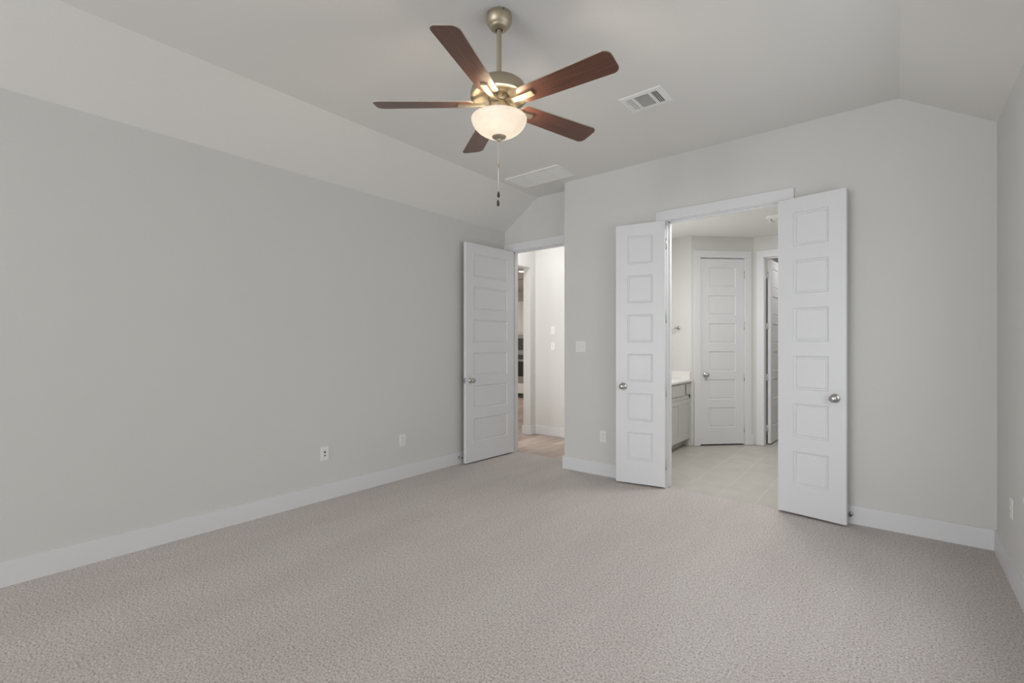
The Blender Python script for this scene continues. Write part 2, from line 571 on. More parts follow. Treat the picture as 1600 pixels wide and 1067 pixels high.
# hall shell
f = MB(); f.box((XH - 0.001, YH, 0), (XC, YH + T, ZH))
struct(f.build('wall_hall', 'wall'), 'bright hall wall with two switches seen through the single door', 'wall')
OY0, OY1, OZ = 4.80, 5.607, 2.452
f = MB()
f.box((XH - 0.13, OY1, 0), (XH, YH + T, ZH)); f.box((XH - 0.13, YREC + T, OZ), (XH, OY1, ZH)); f.box((XH - 0.13, YREC + T, 0), (XH, OY0, OZ))
struct(f.build('wall_hall_left', 'wall'), 'hall wall with the cased opening to the kitchen', 'wall')
f = MB()
f.box((-9.2, 9.97, 0), (XH - 0.13, 10.07, ZB)); f.box((-9.2, 4.55, 0), (-9.1, 9.97, ZB)); f.box((-9.1, 4.5, 0), (XH - 0.13, 4.6, ZB)); f.box((XH - 0.13, YH + T, 0), (XH - 0.02, 9.97, ZB))
struct(f.build('wall_kitchen', 'wall'), 'kitchen walls beyond the hall', 'wall')

# ------------------------------------------------------------------ baseboards
def base(name, segs, label):
    f = MB()
    for a, b in segs:
        f.box((a[0], a[1], 0), (b[0], b[1], BH - 0.006))
        # eased top edge
        x0, x1 = sorted((a[0], b[0])); y0, y1 = sorted((a[1], b[1]))
        f.box((x0, y0, BH - 0.006), (x1, y1, BH))
    o = f.build(name, 'white')
    return struct(o, label, 'baseboard')


base('baseboard_left', [((XL, YR), (XL + BT, YREC))], 'white baseboard along the left wall')
base('baseboard_right', [((XR - BT, YR), (XR, YB - BT))], 'white baseboard along the right wall')
base('baseboard_back', [((XC - BT, YB - BT), (DDA - 0.092, YB)), ((XC - BT, YB), (XC, YREC - 0.02)), ((DDB + 0.092, YB - BT), (XR, YB))], 'white baseboard along the back wall on both sides of the double doors')
base('baseboard_rear', [((XL + BT, YR), (XR - BT, YR + BT))], 'white baseboard behind the viewer')
base('baseboard_hall', [((XH + BT, YH - BT), (XC, YH)), ((XH, OY1 - BT), (XH + BT, YH)), ((XH - 0.13 - BT, OY1 - BT), (XH, OY1))], 'white baseboard along the bright hall wall and its corner stub')
f = MB(); t = MB(); t.box((AL - 0.052, -BT, 0), (AL - 0.004, 0, BH)); f.merge(t, MA)
struct(f.build('baseboard_bath', 'white'), 'short white baseboard block in the bathroom corner between two doors', 'baseboard')

# ------------------------------------------------------------------ door casings and jambs
CW, CT = 0.089, 0.018


def casing(name, a, b, label, wall_t, mtx=None, left=True, right=True, over=0.010, stop_y=None, head_lo=None, head_hi=None, lstop=True):
    """casing on the y=0 face (towards -y), jamb through the wall; local x along the wall"""
    t = MB()
    if left: t.bbox((a - CW, -CT, 0), (a - 0.004, 0, HEAD + 0.004), 0.002, 1)
    if right: t.bbox((b + 0.004, -CT, 0), (b + CW, 0, HEAD + 0.004), 0.002, 1)
    lo = a - CW - over if head_lo is None else head_lo
    hi = b + CW + over if head_hi is None else head_hi
    t.bbox((lo, -CT - (0.004 if over else 0), HEAD + 0.004), (hi, 0, HEAD + 0.094), 0.002, 1)
    j = 0.018
    t.box((a - j, 0, 0), (a, wall_t, HEAD)); t.box((b, 0, 0), (b + j, wall_t, HEAD)); t.box((a - j, 0, HEAD), (b + j, wall_t, HEAD + j))
    if stop_y is not None:
        y0, y1 = stop_y
        if lstop: t.box((a, y0, 0), (a + 0.011, y1, HEAD))
        t.box((b - 0.011, y0, 0), (b, y1, HEAD)); t.box((a, y0, HEAD - 0.011), (b, y1, HEAD))
    f = MB(); f.merge(t, mtx)
    return struct(f.build(name, 'white'), label, 'door trim')


casing('trim_1', D1A, D1B, 'white casing and jamb of the single door to the hall', T, Matrix.Translation((0, YREC, 0)), stop_y=(0.040, 0.075), head_lo=XL + 0.001, head_hi=XC)
casing('trim_2', DDA, DDB, 'white casing and jamb of the double-door opening', T, Matrix.Translation((0, YB, 0)), stop_y=(0.040, 0.075))
casing('trim_3', A0, A1, 'white casing of the narrow closet door in the angled wall', 0.10, MA, stop_y=(0.040, 0.075), over=0)
casing('trim_4', B0, B1, 'white casing of the far bathroom door opening', T, Matrix.Translation((0, YB2, 0)), over=0, stop_y=(0.03, 0.07), lstop=False)

# ------------------------------------------------------------------ doors
DH, DT = 2.432, 0.035
DZ = 0.016


def rows(h):
    k = h / 2.435
    bot, ph, gap = 0.218 * k, 0.260 * k, 0.109 * k
    return [(bot + i * (ph + gap), bot + i * (ph + gap) + ph) for i in range(6)]


def leaf(name, w, side, stile, parent=None):
    """leaf along +x from the hinge, thickness from y=0 towards side*DT; six recessed panels each face"""
    t = MB()
    g = 0.003
    x0, x1 = g, w
    pr = rows(DH)
    # moulding section: (inset from panel edge, depth)
    sec = [(0.0, 0.0), (0.003, 0.0070), (0.011, 0.0115), (0.0155, 0.0115), (0.0200, 0.0055), (0.024, 0.0048)]
    px0, px1 = stile, w - stile + g
    for fy, sgn in ((0.0, 1), (side * DT, -1)):
        inward = side * sgn

        def P(x, z, d):
            return (x, fy + inward * d, z)
        t.quad(P(x0, 0, 0), P(px0, 0, 0), P(px0, DH, 0), P(x0, DH, 0))
        t.quad(P(px1, 0, 0), P(x1, 0, 0), P(x1, DH, 0), P(px1, DH, 0))
        zs = [0] + [z for p in pr for z in p] + [DH]
        for i in range(0, len(zs), 2):
            t.quad(P(px0, zs[i], 0), P(px1, zs[i], 0), P(px1, zs[i + 1], 0), P(px0, zs[i + 1], 0))
        for (za, zb) in pr:
            rings = []
            for ins, d in sec:
                rings.append([P(px0 + ins, za + ins, d), P(px1 - ins, za + ins, d), P(px1 - ins, zb - ins, d), P(px0 + ins, zb - ins, d)])
            for A, B in zip(rings, rings[1:]):
                for i in range(4):
                    j = (i + 1) % 4
                    t.quad(A[i], A[j], B[j], B[i])
            t.quad(*rings[-1])
    ys = side * DT
    t.quad((x0, 0, 0), (x0, ys, 0), (x0, ys, DH), (x0, 0, DH))
    t.quad((x1, 0, 0), (x1, ys, 0), (x1, ys, DH), (x1, 0, DH))
    t.quad((x0, 0, 0), (x1, 0, 0), (x1, ys, 0), (x0, ys, 0))
    t.quad((x0, 0, DH), (x1, 0, DH), (x1, ys, DH), (x0, ys, DH))
    return t.build(name, 'white', parent)


def knob(parent, x, y, z, d):
    """door knob whose axis runs along local y towards sign d"""
    t = MB()
    rot = Matrix.Rotation(R(90) * d * -1, 4, 'X')      # +z -> d*y
    prof = [(0.0, 0), (0.033, 0), (0.033, 0.003), (0.030, 0.007), (0.016, 0.010), (0.0115, 0.016), (0.0115, 0.026),
            (0.016, 0.031), (0.0235, 0.037), (0.0275, 0.045), (0.0275, 0.051), (0.0235, 0.058), (0.014, 0.0625), (0, 0.064)]
    t.lathe(prof, 32, Matrix.Translation((x, y, z)) @ rot)
    return tag(t.build('door_knob', 'nickel', parent), 'satin nickel door knob')


def hinges(parent, y, reach=0.0, heights=(0.20, 0.875, 1.55, 2.225)):
    for z in heights:
        t = MB()
        t.cyl((0, y, z - 0.045), (0, y, z + 0.045), 0.0068, 12)
        t.ball((0, y, z + 0.047), 0.006, 10, 6); t.ball((0, y, z - 0.047), 0.006, 10, 6)
        t.box((-reach, y - 0.0015, z - 0.045), (0.003, y + 0.0015, z + 0.045))
        t.build('hinge', 'hinge', parent)


def door(n, pin, ang, w, side, stile, label, knobs=(), hinge_y=None, hl=True, reach=0.0):
    o = leaf('door_%d' % n, w, side, stile)
    o.location = (pin[0], pin[1], DZ)
    o.rotation_euler = (0, 0, ang)
    struct(o, label, 'door')
    for d in knobs:
        yy = {1: max(0, side * DT), -1: min(0, side * DT)}[d]
        knob(o, w - 0.070, yy, 0.908, d)
    if hl:
        hinges(o, 0.0 if hinge_y is None else hinge_y, reach)
    return o


d1 = door(1, (D1A - 0.002, YREC - 0.010), R(-92.6), 0.792, 1, 0.118, 'white six-panel single door standing open against the left wall', (1, -1))
t = MB(); t.bbox((0.791, 0.006, 0.878), (0.7935, 0.029, 0.938), 0.001, 1); t.cyl((0.793, 0.0175, 0.908), (0.803, 0.0175, 0.908), 0.008, 12)
tag(t.build('latch', 'nickel', d1), 'metal latch plate on the free edge')
door(2, (DDA - 0.001, YB - 0.026), R(-169.7), 0.456, 1, 0.112, 'narrow white six-panel leaf folded back left of the bathroom opening', (1,))
door(3, (DDB - 0.001, YB - 0.030), R(-8.9), 0.456, -1, 0.112, 'narrow white six-panel leaf folded back right of the bathroom opening, nearest the viewer', (-1,))
# closet door in the angled wall: hinged on its right, closed
hp = MA @ Vector((A1, 0.0, 0))
door(4, (hp.x, hp.y), ANG + PI, A1 - A0 - 0.003, -1, 0.118, 'closed white six-panel door in the angled bathroom wall', (1,), hinge_y=0.004)
door(5, (B0 + 0.018, YB2 + T + 0.002), R(87.5), B1 - B0 - 0.020, -1, 0.118, 'white door at the far right of the bathroom, swung into the room behind', (-1,), hl=False)
d5 = bpy.data.objects['door_5']
for z in (0.20, 0.875, 1.55, 2.225):
    t = MB(); t.cyl((0, 0, z - 0.045), (0, 0, z + 0.045), 0.0068, 12); t.box((-0.001, 0.0, z - 0.045), (0.0, 0.017, z + 0.045)); t.build('hinge', 'hinge', d5)

# door stops screwed to the baseboards
def stop(loc, rz, label):
    o = thing('door_stop', loc, rz, label, 'door stop', 'door stops on the baseboards')
    t = MB(); rot = Matrix.Rotation(R(90), 4, 'X')
    t.lathe([(0, 0), (0.0135, 0), (0.0135, 0.004), (0.006, 0.010), (0, 0.010)], 20, rot)
    t.build('base_plate', 'nickel', o)
    t = MB(); n = 90
    pts = [Vector((0.005 * math.cos(i * 0.7), -0.008 - 0.040 * i / n, 0.005 * math.sin(i * 0.7))) for i in range(n + 1)]
    for a, b in zip(pts, pts[1:]):
        t.cyl(a, b, 0.0012, 5)
    t.build('spring', 'nickel', o)
    t = MB(); t.lathe([(0, 0.044), (0.008, 0.044), (0.0095, 0.048), (0.0095, 0.056), (0.006, 0.060), (0, 0.060)], 20, rot)
    t.build('tip', 'rubber', o)
    return o


stop((XL + BT, 3.725, 0.075), R(90), 'small metal door stop on the left baseboard behind the open single door')
stop((-0.262, YB - BT, 0.072), 0, 'small metal door stop on the back baseboard behind the right double-door leaf')

# ------------------------------------------------------------------ wall plates (local: plate lies in xz, faces -y)
def plate(o, w, h):
    t = MB()
    t.bbox((-w / 2, -0.006, -h / 2), (w / 2, 0, h / 2), 0.0028, 3)
    return t.build('cover_plate', 'plastic', o)


def screws(o, pts):
    for x, z in pts:
        t = MB(); t.cyl((x, -0.0072, z), (x, -0.005, z), 0.0032, 12)
        t.build('screw', 'plastic', o)


def outlet(loc, rz, label, group='white wall outlets'):
    o = thing('wall_outlet', loc, rz, label, 'outlet', group)
    plate(o, 0.072, 0.117)
    for s in (1, -1):
        t = MB()
        zc = s * 0.0195
        prof = [(0.017 * math.cos(a) * (1 if True else 1), max(-0.0118, min(0.0118, 0.017 * math.sin(a))) + zc) for a in [2 * PI * i / 28 for i in range(28)]]
        t.prism(prof, 'y', -0.0085, -0.004)
        r = t.build('receptacle', 'plastic', o)
        q = MB()
        q.box((-0.0072, -0.0088, zc - 0.001), (-0.0052, -0.0082, zc + 0.0072)); q.box((0.0052, -0.0088, zc), (0.0072, -0.0082, zc + 0.0066))
        q.cyl((0, -0.0088, zc - 0.0065), (0, -0.0082, zc - 0.0065), 0.0024, 12)
        tag(q.build('slots', 'dark', r), 'dark plug slots')
    screws(o, [(0, 0)])
    return o


def toggles(name, loc, rz, label, n, group='white wall switches'):
    o = thing(name, loc, rz, label, 'switch', group)
    wd = 0.072 + 0.046 * (n - 1)
    plate(o, wd, 0.117)
    for i in range(n):
        x = (i - (n - 1) / 2) * 0.046
        t = MB()
        t.box((x - 0.0052, -0.0068, -0.012), (x + 0.0052, -0.005, 0.012))
        t.prism([(-0.006, -0.004), (-0.006, 0.006), (-0.017, 0.0105), (-0.017, 0.0055)], 'x', x - 0.0035, x + 0.0035)
        t.build('toggle', 'plastic', o)
        screws(o, [(x, 0.030), (x, -0.030)])
    return o


o = thing('cable_outlet', (XL, 2.147, 0.392), R(90), 'white wall plate with two dark cable jacks, nearest outlet on the left wall', 'outlet')
plate(o, 0.072, 0.117)
for z in (0.014, -0.016):
    t = MB(); rot = Matrix.Translation((0, -0.006, z)) @ Matrix.Rotation(R(90), 4, 'X')
    t.lathe([(0.0, 0.006), (0.0028, 0.006), (0.0046, 0.009), (0.0046, 0.0), (0.0085, 0.0), (0.0085, -0.002)] if z > 0 else [(0, 0.003), (0.0035, 0.003), (0.006, 0.003), (0.006, -0.001)], 18, rot)
    tag(t.build('jack', 'rubber', o), 'dark cable jack')
screws(o, [(0, 0.042), (0, -0.042)])
outlet((XL, 2.967, 0.380), R(90), 'white duplex outlet on the left wall, nearer the open single door')
outlet((-2.300, YB, 0.394), 0, 'white duplex outlet on the back wall left of the double doors')
outlet((XR, 3.805, 0.405), R(-90), 'white outlet on the right wall near the back corner, seen edge-on')
toggles('light_switch', (-2.560, YB, 1.297), 0, 'white two-gang switch plate on the back wall beside the double doors', 2)
toggles('light_switch', (-3.862, YH, 1.298), 0, 'white single switch on the hall wall, lower of the two', 1)
o = thing('rocker_switch', (-3.864, YH, 1.527), 0, 'white single rocker switch on the hall wall, upper of the two', 'switch', 'white wall switches')
plate(o, 0.072, 0.117)
t = MB(); t.prism([(-0.005, -0.033), (-0.0065, -0.033), (-0.0125, 0.033), (-0.005, 0.033)], 'x', -0.0165, 0.0165)
t.build('rocker', 'plastic', o)
screws(o, [(0, 0.046), (0, -0.046)])

# ------------------------------------------------------------------ ceiling fan
FX, FY = -1.626, 1.906
fan = thing('ceiling_fan', (FX, FY, ZC), 0, 'bronze-nickel ceiling fan with five dark cherry blades and a lit alabaster bowl', 'ceiling fan')


def fz(z):
    return z - ZC


def fl(name, prof, matn, parent=fan, seg=56):
    t = MB()
    t.lathe([(r, fz(z)) for r, z in prof], seg)
    o = t.build(name, matn, parent)
    return sharp(o, 40)


fl('canopy', [(0.0, 3.0476), (0.066, 3.0476), (0.066, 3.036), (0.0675, 3.033), (0.068, 3.025), (0.066, 3.010), (0.060, 2.995), (0.052, 2.985), (0.049, 2.983),
              (0.048, 2.980), (0.043, 2.974), (0.032, 2.969), (0.0195, 2.967), (0.0195, 2.977), (0, 2.977)], 'fan_metal')
for a in (200, 330):
    t = MB()
    ca, sa = math.cos(R(a)), math.sin(R(a))
    t.cyl((0.062 * ca, 0.062 * sa, fz(3.040)), (0.0685 * ca, 0.0685 * sa, fz(3.040)), 0.004, 10)
    t.build('screw', 'rubber', fan)
fl('downrod', [(0, 2.97), (0.0125, 2.97), (0.0125, 2.70), (0, 2.70)], 'fan_metal', seg=24)
fl('coupling', [(0, 2.735), (0.019, 2.735), (0.021, 2.73), (0.021, 2.705), (0.026, 2.698), (0.026, 2.69), (0, 2.69)], 'fan_metal', seg=32)
motor = fl('motor_housing', [(0, 2.700), (0.060, 2.700), (0.088, 2.697), (0.114, 2.688), (0.134, 2.672), (0.145, 2.652), (0.1505, 2.632), (0.1505, 2.614), (0.148, 2.608),
                             (0.139, 2.606), (0.130, 2.608), (0.108, 2.616), (0.088, 2.622), (0.068, 2.623), (0.060, 2.618), (0, 2.618)], 'fan_metal', seg=72)
fl('flywheel', [(0, 2.618), (0.055, 2.618), (0.057, 2.612), (0.057, 2.590), (0.052, 2.584), (0, 2.584)], 'fan_metal')
for i in range(12):
    b_ = MB(); b_.box((0.0565, -0.0012, fz(2.610)), (0.0578, 0.0012, fz(2.592)))
    t = MB(); t.merge(b_, Matrix.Rotation(2 * PI * i / 12, 4, 'Z'))
    t.build('flywheel_slot', 'dark', fan)

fl('switch_housing', [(0, 2.584), (0.047, 2.584), (0.050, 2.580), (0.050, 2.545), (0.047, 2.540), (0.040, 2.538), (0, 2.538)], 'fan_metal')
fl('light_fitter', [(0, 2.540), (0.058, 2.540), (0.066, 2.536), (0.072, 2.530), (0.072, 2.524), (0.060, 2.520), (0, 2.520)], 'fan_metal')
# glass bowl: open at the top
ZR = 2.503
t = MB()
prof_o = [(0.1445, ZR), (0.1462, ZR - 0.003), (0.1455, ZR - 0.010), (0.140, ZR - 0.026), (0.130, ZR - 0.043), (0.114, ZR - 0.060), (0.093, ZR - 0.075), (0.068, ZR - 0.0875), (0.040, ZR - 0.095), (0.012, ZR - 0.0975)]
prof_i = [(r - 0.004 if r > 0.012 else r, z + 0.0035) for r, z in prof_o[::-1]]
prof_i[-1] = (0.1415, ZR); prof_i[-2] = (0.1422, ZR - 0.003)
t.lathe([(r, fz(z)) for r, z in prof_o + prof_i + [prof_o[0]]], 72)
bowl = tag(sharp(t.build('glass_bowl', 'alabaster', fan), 60), 'lit alabaster glass bowl')
fl('finial', [(0, 2.415), (0.020, 2.4145), (0.034, 2.412), (0.0375, 2.408), (0.036, 2.404), (0.026, 2.398), (0.013, 2.393), (0.011, 2.388), (0.007, 2.383), (0, 2.382)], 'fan_metal', seg=40)
t = MB(); t.cyl((0, 0, fz(2.52)), (0, 0, fz(2.41)), 0.005, 10); t.build('centre_rod', 'fan_metal', fan)
for k in range(3):                                   # the bulbs inside the bowl
    a = R(38.9 - 90 + 120 * k)
    bx, by = 0.062 * math.cos(a), 0.062 * math.sin(a)
    t = MB()
    t.cyl((bx * 0.75, by * 0.75, fz(2.521)), (bx * 0.95, by * 0.95, fz(2.500)), 0.013, 14)
    so = t.build('bulb_socket', 'plastic', fan)
    t = MB(); t.ball((bx, by, fz(2.470)), 0.021, 18, 12, 1.2)
    bo = tag(t.build('bulb', 'bulb', so), 'lit bulb')

# blades
BZ, PITCH = 2.580, R(12.5)


def blade_outline(r0=0.135, r1=0.655, w0=0.056, w1=0.070, n=8):
    pts = []
    def arc(cx, cy, rx, ry, a0, a1):
        for i in range(n + 1):
            a = a0 + (a1 - a0) * i / n
            pts.append((cx + rx * math.cos(a), cy + ry * math.sin(a)))
    c1, c0 = 0.036, 0.034
    arc(r1 - c1, w1 - c1, c1, c1, PI / 2, 0)
    arc(r1 - c1, -w1 + c1, c1, c1, 0, -PI / 2)
    arc(r0 + c0, -w0 + c0, c0, c0, -PI / 2, -PI)
    arc(r0 + c0, w0 - c0, c0, c0, PI, PI / 2)
    return pts


def make_blade():
    t = MB()
    ol = blade_outline()
    t.prism(ol, 'z', -0.003, 0.003)
    bm = t.bm
    for fce in bm.faces:
        fce.material_index = 0 if len(fce.verts) > 4 else 1
    b = t.build('blade', ['cherry', 'blade_edge'], fan)
    i_ = MB()
    # iron: tongue under the blade, neck back to the flywheel
    pl = [(0.052, 0.020), (0.100, 0.014), (0.150, 0.0165), (0.212, 0.0185), (0.216, 0.0150), (0.216, -0.0150), (0.212, -0.0185), (0.150, -0.0165), (0.100, -0.014), (0.052, -0.020)]
    lo = []; hi = []
    for (x, y) in pl:
        dz = -0.0085 if x > 0.12 else -0.0085 + (0.12 - x) * 0.12
        lo.append(i_.bm.verts.new((x, y, dz - 0.004))); hi.append(i_.bm.verts.new((x, y, dz + 0.0055)))
    n = len(pl)
    for (a, c) in ((0, 9), (1, 8), (2, 7), (3, 6)):
        pass
    order = [(0, 1, 8, 9), (1, 2, 7, 8), (2, 3, 6, 7), (3, 4, 5, 6)]
    for q in order:
        i_.bm.faces.new([lo[k] for k in q]); i_.bm.faces.new([hi[k] for k in q][::-1])
    for k in range(n):
        i_.bm.faces.new((lo[k], lo[(k + 1) % n], hi[(k + 1) % n], hi[k]))
    # wings where the iron bolts to the blade root
    io = i_.build('blade_iron', 'fan_metal', b)
    for (x, y) in ((0.152, 0.030), (0.152, -0.030), (0.225, 0.0)):
        pass
    return b, io


blade0, iron0 = make_blade()
for k in range(5):
    if k == 0:
        b = blade0
    else:
        b = blade0.copy(); COL.objects.link(b); b.parent = fan
        i2 = iron0.copy(); COL.objects.link(i2); i2.parent = b
    b.location = (0, 0, fz(BZ))
    b.rotation_euler = (Matrix.Rotation(R(2.3 + 72 * k), 4, 'Z') @ Matrix.Rotation(-PITCH, 4, 'X')).to_euler()


def chain(dx, dy, z0, z1, fz0, fz1):
    t = MB()
    t.cyl((dx, dy, fz(z0)), (dx, dy, fz(z1)), 0.0011, 8)
    z = z0
    while z > z1:
        t.ball((dx, dy, fz(z)), 0.0019, 6, 4); z -= 0.006
    c = t.build('pull_chain', 'chain', fan)
    q = MB()
    h = fz0 - fz1
    q.lathe([(0, fz(fz0)), (0.0025, fz(fz0)), (0.0045, fz(fz0 - 0.2 * h)), (0.0078, fz(fz0 - 0.55 * h)), (0.0072, fz(fz0 - 0.82 * h)), (0.004, fz(fz1)), (0, fz(fz1))], 16, Matrix.Translation((dx, dy, 0)))
    tag(q.build('fob', 'walnut', c), 'dark wooden fob')
    return c


rx, ry = math.cos(R(38.918)), math.sin(R(38.918))
chain(-0.003 * rx, -0.003 * ry, 2.385, 2.120, 2.120, 2.088)
chain(-0.0055 * rx - 0.004 * ry, -0.0055 * ry + 0.004 * rx, 2.385, 2.078, 2.078, 2.044)
t = MB(); t.cyl((-0.003 * rx, -0.003 * ry, fz(2.268)), (-0.003 * rx, -0.003 * ry, fz(2.243)), 0.0028, 10)
t.build('chain_connector', 'fan_metal', fan)

# ------------------------------------------------------------------ ceiling register (three-way) and return grille
def register():
    x0, x1, y0, y1 = -1.532, -1.228, 3.090, 3.340
    cx, cy = (x0 + x1) / 2, (y0 + y1) / 2
    o = thing('supply_register', (cx, cy, ZC), 0, 'small white three-way supply register with dark louvre slots on the flat ceiling', 'vent')
    W, H = (x1 - x0) / 2, (y1 - y0) / 2
    iw, ih = W - 0.036, H - 0.036
    t = MB()
    # bevelled rim
    for (ox, oy, zx) in ((0, 0, 0),):
        out = [(-W, -H), (W, -H), (W, H), (-W, H)]
        mid = [(-W + 0.006, -H + 0.006), (W - 0.006, -H + 0.006), (W - 0.006, H - 0.006), (-W + 0.006, H - 0.006)]
        inn = [(-iw, -ih), (iw, -ih), (iw, ih), (-iw, ih)]
        for i in range(4):
            j = (i + 1) % 4
            t.quad((*out[i], 0), (*out[j], 0), (*mid[j], -0.006), (*mid[i], -0.006))
            t.quad((*mid[i], -0.006), (*mid[j], -0.006), (*inn[j], -0.009), (*inn[i], -0.009))
            t.quad((*inn[i], -0.009), (*inn[j], -0.009), (*inn[j], -0.0005), (*inn[i], -0.0005))
    # dividers
    e = 0.058
    for s in (-1, 1):
        t.box((s * e - 0.007, -ih, -0.009), (s * e + 0.007, ih, -0.0005))
    t.build('frame', 'vent', o)
    t = MB(); t.box((-iw, -ih, -0.0012), (iw, ih, -0.0004))
    tag(t.build('duct_opening', 'dark', o), 'dark duct behind the louvres')
    lv = MB()
    n = 13
    for i in range(n):                               # centre bank: slats along x
        y = -ih + (i + 0.5) * 2 * ih / n
        a = MB(); a.box((-e + 0.007, -0.0050, -0.0004), (e - 0.007, 0.0050, 0.0004))
        lv.merge(a, Matrix.Translation((0, y, -0.005)) @ Matrix.Rotation(R(12), 4, 'X'))
    lv.build('centre_louvres', 'vent', o)
    for s in (-1, 1):
        lv = MB()
        xa, xb = (e + 0.007, iw) if s > 0 else (-iw, -e - 0.007)
        n = 4
        for i in range(n):
            x = xa + (i + 0.5) * (xb - xa) / n
            a = MB(); a.box((-0.0060 if s > 0 else -0.0050, -ih, -0.0004), (0.0060 if s > 0 else 0.0050, ih, 0.0004))
            lv.merge(a, Matrix.Translation((x, 0, -0.005)) @ Matrix.Rotation(R(30 if s > 0 else 4), 4, 'Y'))
        lv.build('side_louvres', 'vent', o)


register()


def grille():
    x0, x1, y0, y1 = -3.180, -2.535, 3.825, 4.170
    cx, cy = (x0 + x1) / 2, (y0 + y1) / 2
    o = thing('return_grille', (cx, cy, ZC), 0, 'large white return-air grille with fine slats on the ceiling above the single door', 'vent')
    W, H = (x1 - x0) / 2, (y1 - y0) / 2
    iw, ih = W - 0.024, H - 0.024
    t = MB()
    for a, b in (((-W, -H), (W, -ih)), ((-W, ih), (W, H)), ((-W, -ih), (-iw, ih)), ((iw, -ih), (W, ih))):
        t.box((*a, -0.010), (*b, 0))
    t.build('frame', 'vent', o)
    t = MB()
    for i in range(1, 4):
        x = -iw + i * 2 * iw / 4
        t.box((x - 0.005, -ih, -0.0095), (x + 0.005, ih, -0.001))
    t.build('cross_bars', 'vent', o)
    t = MB(); t.box((-iw, -ih, -0.0012), (iw, ih, -0.0004))
    t.build('filter', 'vent', o)
    lv = MB()
    n = 25
    for i in range(n):
        y = -ih + (i + 0.5) * 2 * ih / n
        a = MB(); a.box((-iw, -0.0062, -0.0004), (iw, 0.0062, 0.0004))
        lv.merge(a, Matrix.Translation((0, y, -0.005)) @ Matrix.Rotation(R(-22), 4, 'X'))
    lv.build('louvres', 'vent', o)


grille()

# ------------------------------------------------------------------ bathroom: vanity, worktop, towel bar, ceiling vent
VX = -2.100
van = thing('vanity_cabinet', (VX, 5.40, 0), 0, 'pale grey shaker vanity cabinet against the left bathroom wall', 'cabinet')


def vb(a, b):
    return (a[0] - VX, a[1] - 5.40, a[2]), (b[0] - VX, b[1] - 5.40, b[2])


V0, V1 = 4.62, 6.305
t = MB(); t.box(*vb((XBL + 0.002, V0, 0.10), (VX - 0.019, V1, 0.842)))
t.build('body', 'cab', van)
t = MB(); t.box(*vb((XBL + 0.002, V0, 0), (VX - 0.09, V1 - 0.035, 0.10)))
t.build('toe_kick', 'cab', van)
t = MB(); t.bbox(*vb((VX - 0.30, V1 - 0.035, 0), (VX - 0.019, V1, 0.10)), r=0.001, seg=1)
t.build('foot', 'cab', van)
t = MB(); ff0, ff1 = VX - 0.019, VX
for a, b in (((ff0, V0, 0.805), (ff1, V1, 0.842)), ((ff0, V0, 0.625), (ff1, V1, 0.672)), ((ff0, V0, 0.10), (ff1, V1, 0.125)), ((ff0, 6.265, 0.125), (ff1, V1, 0.805)), ((ff0, V0, 0.125), (ff1, V0 + 0.04, 0.805)), ((ff0, 6.070, 0.672), (ff1, 6.125, 0.805))):
    t.box(*vb(a, b))
t.build('face_frame', 'cab', van)


def shaker(name, y0, y1, z0, z1, rail, parent):
    t = MB()
    x0, x1 = VX + 0.001, VX + 0.013
    for a, b in (((x0, y0, z0), (x1, y0 + rail, z1)), ((x0, y1 - rail, z0), (x1, y1, z1)), ((x0, y0 + rail, z0), (x1, y1 - rail, z0 + rail)), ((x0, y0 + rail, z1 - rail), (x1, y1 - rail, z1))):
        t.bbox(*vb(a, b), r=0.001, seg=1)
    t.box(*vb((x0, y0 + rail, z0 + rail), (x1 - 0.007, y1 - rail, z1 - rail)))
    return t.build(name, 'cab', parent)


def slab(name, y0, y1, z0, z1):
    t = MB(); t.bbox(*vb((VX + 0.001, y0, z0), (VX + 0.011, y1, z1)), r=0.0015, seg=1)
    return t.build(name, 'cab', van)


slab('drawer', 6.140, 6.272, 0.678, 0.818)
slab('drawer', 5.640, 6.052, 0.678, 0.818)
slab('drawer', 5.180, 5.600, 0.678, 0.818)
shaker('door', 5.915, 6.272, 0.115, 0.622, 0.052, van)
shaker('door', 5.553, 5.910, 0.115, 0.622, 0.052, van)
shaker('door', 5.185, 5.545, 0.115, 0.622, 0.052, van)
top = thing('countertop', (VX, 5.40, 0.842), 0, 'white countertop with upstand on the bathroom vanity', 'worktop')


def tb(a, b):
    return (a[0] - VX, a[1] - 5.40, a[2] - 0.842), (b[0] - VX, b[1] - 5.40, b[2] - 0.842)


t = MB(); t.bbox(*tb((XBL + 0.002, V0 - 0.01, 0.842), (VX + 0.030, YBE - 0.001, 0.868)), r=0.003); t.build('slab', 'quartz', top)
t = MB(); t.bbox(*tb((XBL + 0.022, YBE - 0.021, 0.868), (VX + 0.004, YBE - 0.001, 0.970)), r=0.002); t.build('side_splash', 'quartz', top)
t = MB(); t.bbox(*tb((XBL + 0.002, V0, 0.868), (XBL + 0.022, YBE - 0.001, 0.970)), r=0.002); t.build('back_splash', 'quartz', top)

o = thing('towel_bar', (-2.40, YBE, 1.540), 0, 'chrome towel bar on the pale wall above the vanity end', 'towel bar')
t = MB(); t.cyl((-0.14, -0.06, 0), (0.150, -0.06, 0), 0.007, 14); t.build('bar', 'nickel', o)
for x in (-0.12, 0.148):
    t = MB(); t.cyl((x, -0.066, 0), (x, -0.004, 0), 0.010, 14); t.cyl((x, -0.006, 0), (x, 0, 0), 0.021, 18); t.build('bracket', 'nickel', o)

